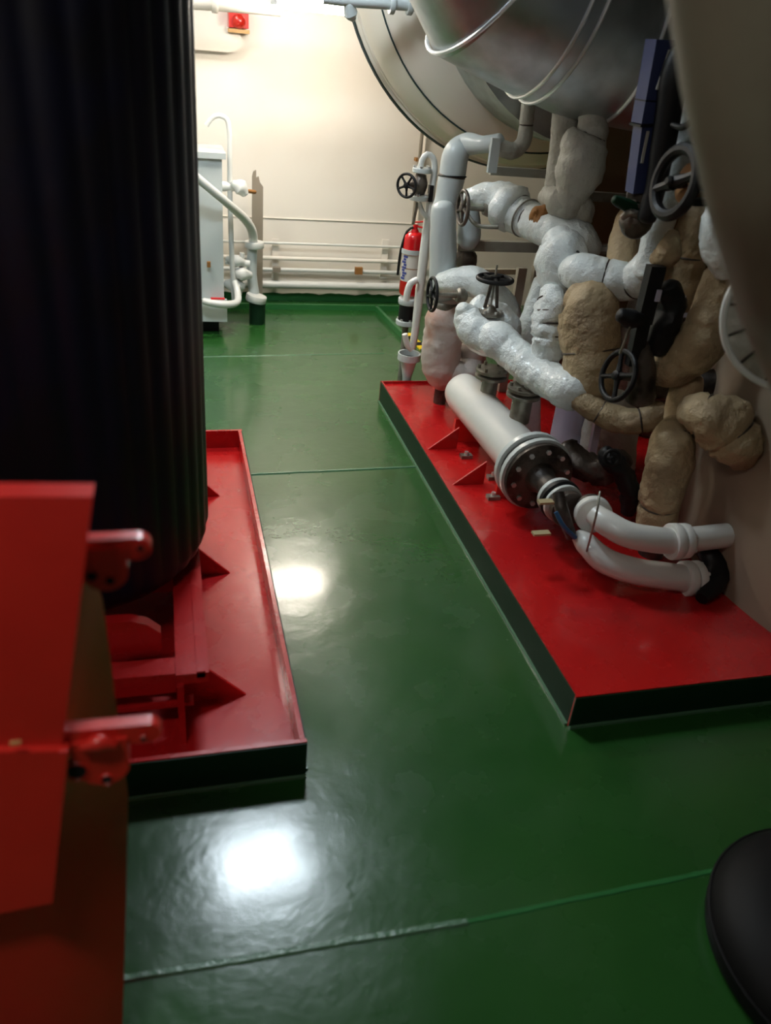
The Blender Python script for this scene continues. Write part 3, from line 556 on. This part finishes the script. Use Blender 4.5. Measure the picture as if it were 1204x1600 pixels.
MB().tube(T((1000, 540, 2.22, 17), (1003, 580, 2.2, 19), (1000, 620, 2.2, 24)), 18, .02, wr=.1, round_end=True).build('lower_body', 'iron', t)
for x, y in ((1062, 465), (1064, 492)): MB().box(at(x, y, 2.18), (.035, .008, .014)).build('pale_tag', 'lilac', t)
MB().box(at(1028, 462, 2.17), (.014, .008, .035)).build('pale_tag', 'lilac', t)
MB().tube(T((985, 508, 2.16, 2), (975, 535, 2.16, 2), (968, 552, 2.18, 2)), 8, .02).build('link_rod', 'steel', t)
MB().bar(W, at(1000, 592, 2.2), .02, .02).build('stem', 'iron', t)
# ------------------------------------------------------------ pump / heater on the right tray
ax = lambda Y: V((1.245+(3.0-Y)*.03, Y, .285))
t = thing('heat_exchanger', 'cream cylindrical heat exchanger with a bolted dark end in the red tray', 'machine', (1.25, 2.7, .1))
MB().lathe(ax(3.22), ax(2.4)-ax(3.22), [(0, .004), (.006, .04), (.022, .066), (.05, .082), (.09, .088), (.78, .093), (.8, .1)], 48).build('shell', 'white', t, sharp=40)
dd = (ax(2.3)-ax(2.5)).normalized()
def disc(Y, R_, th, m, nm, nb=0, br=.009): return flange(t, ax(Y), dd, R_, th, m, nb, nm, br=br)
disc(2.44, .138, .028, 'whitep', 'flange'); disc(2.412, .128, .02, 'black', 'gasket'); disc(2.385, .14, .026, 'whitep', 'flange')
f_ = disc(2.365, .13, .03, 'iron', 'end_cover', 10, .0095)
MB().lathe(ax(2.35), dd, [(0, .06), (.02, .05), (.06, .042), (.15, .04)], 28).build('neck', 'iron', t)
disc(2.215, .07, .02, 'whitep', 'coupling_ring'); disc(2.19, .075, .02, 'black', 'coupling_ring'); disc(2.165, .07, .016, 'whitep', 'coupling_ring')
disc(2.13, .064, .03, 'iron', 'coupling_ring')
for Y in (2.55, 3.05): MB().box((ax(Y).x, Y, .15), (.13, .02, .11)).build('saddle_foot', 'redm', t); 
for yy_ in (2.98, 2.66): gusset(None, ax(yy_).x-.20, .10, ax(yy_).x-.07, yy_, t, .097)  # extra plates shaped after triangular shadows on the tray
for x, y in ((728, 712), (770, 745), (770, 776)):
    c = fl(x, y, .105); MB().box((c.x, c.y, .104), (.05, .03, .014)).build('foot_clip', 'steel', t); MB().cyl(V((c.x, c.y, .1)), V((c.x, c.y, .125)), .009, 6).build('foot_bolt', 'bolt', t)
# nozzles on top
for i, (x, Y, z1) in enumerate(((1.27, 2.95, .47), (1.30, 2.68, .5))):
    p = V((x, Y, .36)); n1 = MB().cyl(p, V((x, Y, z1)), .034 if i == 0 else .04, 20).build('nozzle', 'steel', t)
    for zz in (z1-.03, z1-.005): flange(n1, V((x, Y, zz)), (0, 0, 1), .066, .014, 'steel', 0)
    bolts(t, V((x, Y, z1+.002)), (0, 0, 1), .053, 6, .007, .014, 'steel')
# shaft guard bits
for (x, y, Y, ln) in ((852, 784, 2.05, .05), (845, 833, 2.05, .06)):
    c = at(x, y, Y); MB().box(c, (ln, .025, .008)).build('yellowed_bracket', 'brass', t)
MB().tube(T((872, 770, 2.1, 9), (878, 800, 2.06, 11), (892, 838, 2.05, 9)), 12, .02).build('drain_body', 'iron', t)
MB().tube(T((868, 800, 2.02, 3.5), (880, 822, 2.0, 4), (898, 840, 2.0, 4)), 10, .01).build('blue_tube', 'hose', t)
lag('dark_fitting', 'dark iron fittings between nozzle and tan pipe', ((885, 700, 2.5, 18), (905, 725, 2.45, 22), (940, 735, 2.4, 22), (970, 720, 2.35, 20)), 'iron', .25, ws=16, cat='fitting')
t = lag('dark_fitting', 'black drain valve left of the fat tan pipe', ((945, 705, 2.25, 12), (958, 722, 2.22, 18), (975, 745, 2.2, 16), (985, 775, 2.2, 18), (980, 800, 2.2, 10)), 'black', .2, ws=16, cat='valve')
handwheel(t, at(956, 715, 2.15), (-.3, -1, .2), .025, .006, 'black', .3, 4)
# bends
def bend(label, pts, c0, fa, fR, tail):
    P = T(*pts); t = thing('white_bend', label, 'pipe', P[-1][0])
    MB().tube(P, 26, .012).build('pipe', 'white', t)
    fc = P[-1][0]; flange(t, fc+V((.0, 0, 0)), fa, fR, .03, 'white'); flange(t, fc+V(fa).normalized()*.034, fa, fR*.97, .028, 'white', 6, bm='white')
    if tail: MB().tube([(fc, P[-1][1]*.95), (fc+V(tail), P[-1][1]*.95)], 22, .05).build('tail_pipe', 'white', t)
    return t
B1 = ((928, 803, 2.02, 17), (948, 818, 1.97, 20), (980, 835, 1.92, 20.5), (1020, 843, 1.9, 21), (1052, 846, 1.9, 21))
t = bend('upper white glossy bend from the end cover into tank flange', B1, 0, (1, 0, 0), .06, (.26, .02, 0))
cc = at(926, 803, 2.06); dcv = V((-.25, -1, .1)).normalized()
MB().lathe(cc-dcv*.015, dcv, [(0, .05), (.004, .062), (.03, .062), (.034, .058)], 36).build('round_cover', 'white', t)
MB().lathe(cc-dcv*.05, dcv, [(0, .052), (.012, .056), (.024, .056), (.03, .045)], 30).build('inner_ring', 'iron', t)
B2 = ((905, 838, 2.05, 13), (918, 852, 2.0, 18), (945, 876, 1.95, 20.5), (990, 892, 1.9, 21), (1040, 900, 1.88, 21.5), (1072, 904, 1.88, 21.5))
bend('lower white glossy bend curving over the red tray', B2, 0, (1, 0, 0), .06, None)
tag(centre(MB().tube([(at(937, 768, 1.9), .0035), (at(932, 800, 1.86), .0035), (at(922, 840, 1.9), .0035), (at(916, 862, 1.97), .0035)], 8, .02).build('bent_rod', 'steel')), 'thin bent rod in front of the round white cover', 'rod')
q = fl(1122, 922, .11)
t = thing('black_fitting', 'low black iron fitting under the lower bend flange', 'fitting', (q.x, q.y, .1))
MB().tube([(V((q.x-.10, q.y-.05, .12)), .02), (V((q.x-.03, q.y+.0, .145)), .04), (V((q.x, q.y+.05, .17)), .045), (V((q.x-.02, q.y+.1, .21)), .035)], 18, .02, wr=.15).build('body', 'black', t)
# ------------------------------------------------------------ standpipe, valve and extinguisher
t = thing('standpipe', 'thin white standpipe with an arched top beside the extinguisher', 'pipe', at(645, 545, 3.75))
MB().tube(T((657, 262, 3.75, 4.5), (659, 250, 3.75, 4.5), (667, 241, 3.75, 4.5), (676, 246, 3.75, 4.5), (679, 262, 3.75, 5), (675, 290, 3.75, 5.5), (670, 330, 3.75, 6.5), (663, 390, 3.75, 7.5), (656, 450, 3.75, 7), (648, 520, 3.75, 6), (644, 545, 3.75, 5)), 14, .03).build('tube', 'white', t)
MB().tube(T((652, 437, 3.73, 5), (641, 443, 3.73, 5.5), (636, 458, 3.73, 5.5), (634, 470, 3.73, 5)), 12, .02).build('side_branch', 'white', t)
MB().tube(T((643, 546, 3.75, 5), (636, 538, 3.75, 5), (632, 522, 3.75, 4.5)), 12, .01).build('hook', 'white', t)
t = thing('gate_valve', 'small valve with a black spoked handwheel above the fire extinguisher', 'valve', at(650, 310, 3.75))
for y in (266, 309): 
    flange(t, at(659 if y == 266 else 654, y, 3.75), (0, 0, 1), pr(655, y, 3.75, 15), .02, 'whitep', 5)
MB().tube(T((658, 272, 3.75, 8), (655, 288, 3.75, 13), (654, 304, 3.75, 9)), 18, .01).build('valve_body', 'iron', t)
W = at(635, 290, 3.68); MB().tube([(W, .008), (at(652, 289, 3.75), .02)], 12, .02).build('stem', 'iron', t)
handwheel(t, W, (-.75, -.65, 0), pr(635, 290, 3.7, 17), .006, 'black', .25)
MB().box(at(672, 302, 3.74), (.018, .03, .07)).build('clip', 'black', t)
MB().tube(T((652, 316, 3.75, 3), (648, 335, 3.75, 2.5), (645, 350, 3.76, 2.5)), 8, .02).build('drain_tube', 'steel', t)
MB().tube(T((654, 316, 3.75, 4), (660, 332, 3.74, 4), (668, 340, 3.74, 4)), 8, .02).build('bend_tube', 'white', t)
YE = 3.95; base = at(640, 460, YE); topc = at(646, 362, YE); r = pr(644, 410, YE, 16)
t = thing('fire_extinguisher', 'red fire extinguisher with a pale label, held by a white bracket', 'extinguisher', (topc.x, YE, base.z))
X0 = (base.x+topc.x)/2; zb = base.z; zt_ = topc.z; Hh = zt_-zb; o = V((X0, YE, zb))
MB().lathe(o, (0, 0, 1), [(0, r*.85), (.012, r), (Hh*.9, r), (Hh*.95, r*.93), (Hh*.985, r*.7), (Hh, r*.4), (Hh+.012, r*.3)], 36).build('cylinder', 'extred', t)
MB().lathe(o+V((0, 0, Hh*.24)), (0, 0, 1), [(0, r*1.012), (Hh*.42, r*1.012)], 36, cap=False).build('label_band', 'label', t)
lb = MB()
for k in range(9):                                    # blurred blue lettering running up the label, as raised ink strokes
    a = math.radians(205+(k % 3)*5); z0 = zb+Hh*(.265+.043*k)
    lb.box(o*1+V((math.cos(a)*r*1.016, math.sin(a)*r*1.016, z0-zb+.006)), (.003, .024-.008*(k % 2), .010), (V((math.cos(a), math.sin(a), 0)), V((-math.sin(a), math.cos(a), 0)), V((0, 0, 1))))
lb.build('lettering', 'blue', t)
MB().lathe(o+V((0, 0, Hh*.44)), (0, 0, 1), [(0, r*1.018), (.004, r*1.018)], 36, cap=False).build('dark_line', 'rust', t)
MB().cyl(o+V((0, 0, Hh)), o+V((0, 0, Hh+.035)), .012, 12).build('valve_head', 'extred', t)
MB().bar(o+V((-.005, 0, Hh+.03)), o+V((.06, -.02, Hh+.02)), .016, .008).build('lever', 'extred', t)
MB().bar(o+V((-.01, 0, Hh+.045)), o+V((.05, -.02, Hh+.055)), .016, .006).build('lever', 'extred', t)
MB().tube([(o+V((-.01, 0, Hh+.02)), .006), (o+V((-.04, 0, Hh)), .006), (o+V((-r*1.15, .01, Hh*.7)), .007), (o+V((-r*1.2, .02, Hh*.3)), .007)], 10, .02).build('hose', 'black', t)
t2 = thing('bracket', 'pale grey ring bracket around the red extinguisher', 'bracket', o+V((0, 0, Hh*.62)))
MB().lathe(o+V((0, 0, Hh*.67)), (0, 0, 1), [(0, r*1.04), (0, r*1.14), (.022, r*1.14), (.022, r*1.04)], 36, cap=False).build('ring', 'whitep', t2)
MB().bar(o+V((-.05, .09, Hh*.6)), o+V((-.05, .09, Hh*.66+.02)), .03, .05).build('brown_grip', 'rust', t2)
q = o+V((0, 0, -.005))
t3 = thing('strainer', 'black cylinder between two white flanges below the red extinguisher', 'strainer', (X0-.01, YE, q.z-.16))
cA = at(638, 470, YE-.02); cB = at(634, 503, YE-.02)
flange(t3, cA, (0, 0, 1), pr(638, 470, YE, 16), .03, 'whitep'); flange(t3, cB, (0, 0, 1), pr(634, 503, YE, 16), .025, 'whitep', 6)
MB().cyl(cB, V((cB.x, cB.y, cA.z)), pr(636, 488, YE, 13), 24).build('body', 'black', t3)
MB().cyl(V((cB.x, cB.y, 0)), cB, .016, 12).build('leg', 'steel', t3)
t = thing('drain_funnel', 'white drain funnel with a bent pipe at the far end of tray', 'funnel', at(638, 600, 3.78))
c = at(639, 556, 3.78); Rf = pr(639, 556, 3.78, 18)
MB().lathe(c+V((0, 0, -.15)), (0, 0, 1), [(0, .02), (.04, .024), (.13, Rf*.75), (.131, Rf), (.165, Rf), (.165, Rf*.88), (.135, Rf*.86)], 30, cap=False).build('bowl', 'whitep', t)
MB().lathe(c+V((0, 0, -.018)), (0, 0, 1), [(0, .001), (.001, Rf*.87)], 24).build('inside', 'black', t)
MB().tube([(c+V((0, 0, -.14)), .014), (c+V((.005, 0, -.18)), .016), (c+V((.02, -.02, -.21)), .014), (c+V((.05, -.06, -.225)), .013), (c+V((.16, -.09, -.23)), .013)], 14, .01).build('drain_pipe', 'white', t)
t = thing('warning_strip', 'yellow and black striped strip on the floor behind standpipe', 'marking', fl(655, 538, 0))
a, b = fl(635, 522), fl(668, 552)
for k in range(6):
    p = a.lerp(b, k/6); q = a.lerp(b, (k+1)/6); MB().bar(p+V((0, 0, .004)), q+V((0, 0, .004)), .05, .008).build('stripe', 'yellow' if k % 2 == 0 else 'black', t)
# ------------------------------------------------------------ right side: tan tank, insulated cover, olive pipe, barrel
t = thing('settling_tank', 'large smooth tan tank standing in the tray at the right', 'tank', (2.95, 1.9, .1))
MB().lathe((2.95, 1.9, .097), (0, 0, 1), [(0, 1.2), (.86, 1.2), (.92, 1.17), (.96, 1.1)], 128).build('shell', 'tank', t)
c = at(1255, 495, 1.45); R_ = pr(1255, 495, 1.45, 118); n_ = V((-.55, -.8, .1))
t = thing('insulated_cover', 'grey wrinkled insulated round cover with a pale rim at right edge', 'cover', c)
MB().lathe(c-n_.normalized()*.2, n_, [(0, R_*.8), (.18, R_*.97), (.2, R_*.97), (.21, R_*.6), (.215, .01)], 48).build('lagging', 'lagg', t)
MB().torus(c, n_, R_*.985, .008, 64, 8).build('pale_rim', 'white', t)
for k in range(14):
    u, v, a_ = basis(n_); th = 2*math.pi*k/14; e = u*math.cos(th)+v*math.sin(th)
    MB().tube([(c+a_*.004+e*R_*.93, .003), (c+a_*.009+e*R_*.75+V((0, 0, .006)), .003), (c+a_*.01+e*R_*.58, .002)], 6, .03).build('fold', 'iron', t)
P = T((1200, -190, .82, 170), (1216, -40, .82, 165), (1240, 130, .82, 160), (1278, 300, .82, 158), (1330, 460, .82, 158), (1400, 600, .82, 160), (1500, 740, .82, 160))
t = thing('olive_duct', 'thick blurred olive-grey pipe crossing the near right corner', 'pipe', P[3][0])
MB().tube(P, 48, .03).build('pipe', 'olive', t)
t = thing('black_drum', 'dark black rounded drum standing at the lower right corner', 'drum', (1.33, .72, 0))
MB().lathe((1.325, .70, 0), (0, 0, 1), [(0, .29), (.015, .30), (.05, .30), (.09, .27), (.12, .2), (.14, .1), (.145, .01)], 48).build('shell', 'rubber', t, sharp=60)
MB().torus((1.325, .70, .05), (0, 0, 1), .300, .004, 48, 8).build('band', 'rubber', t)
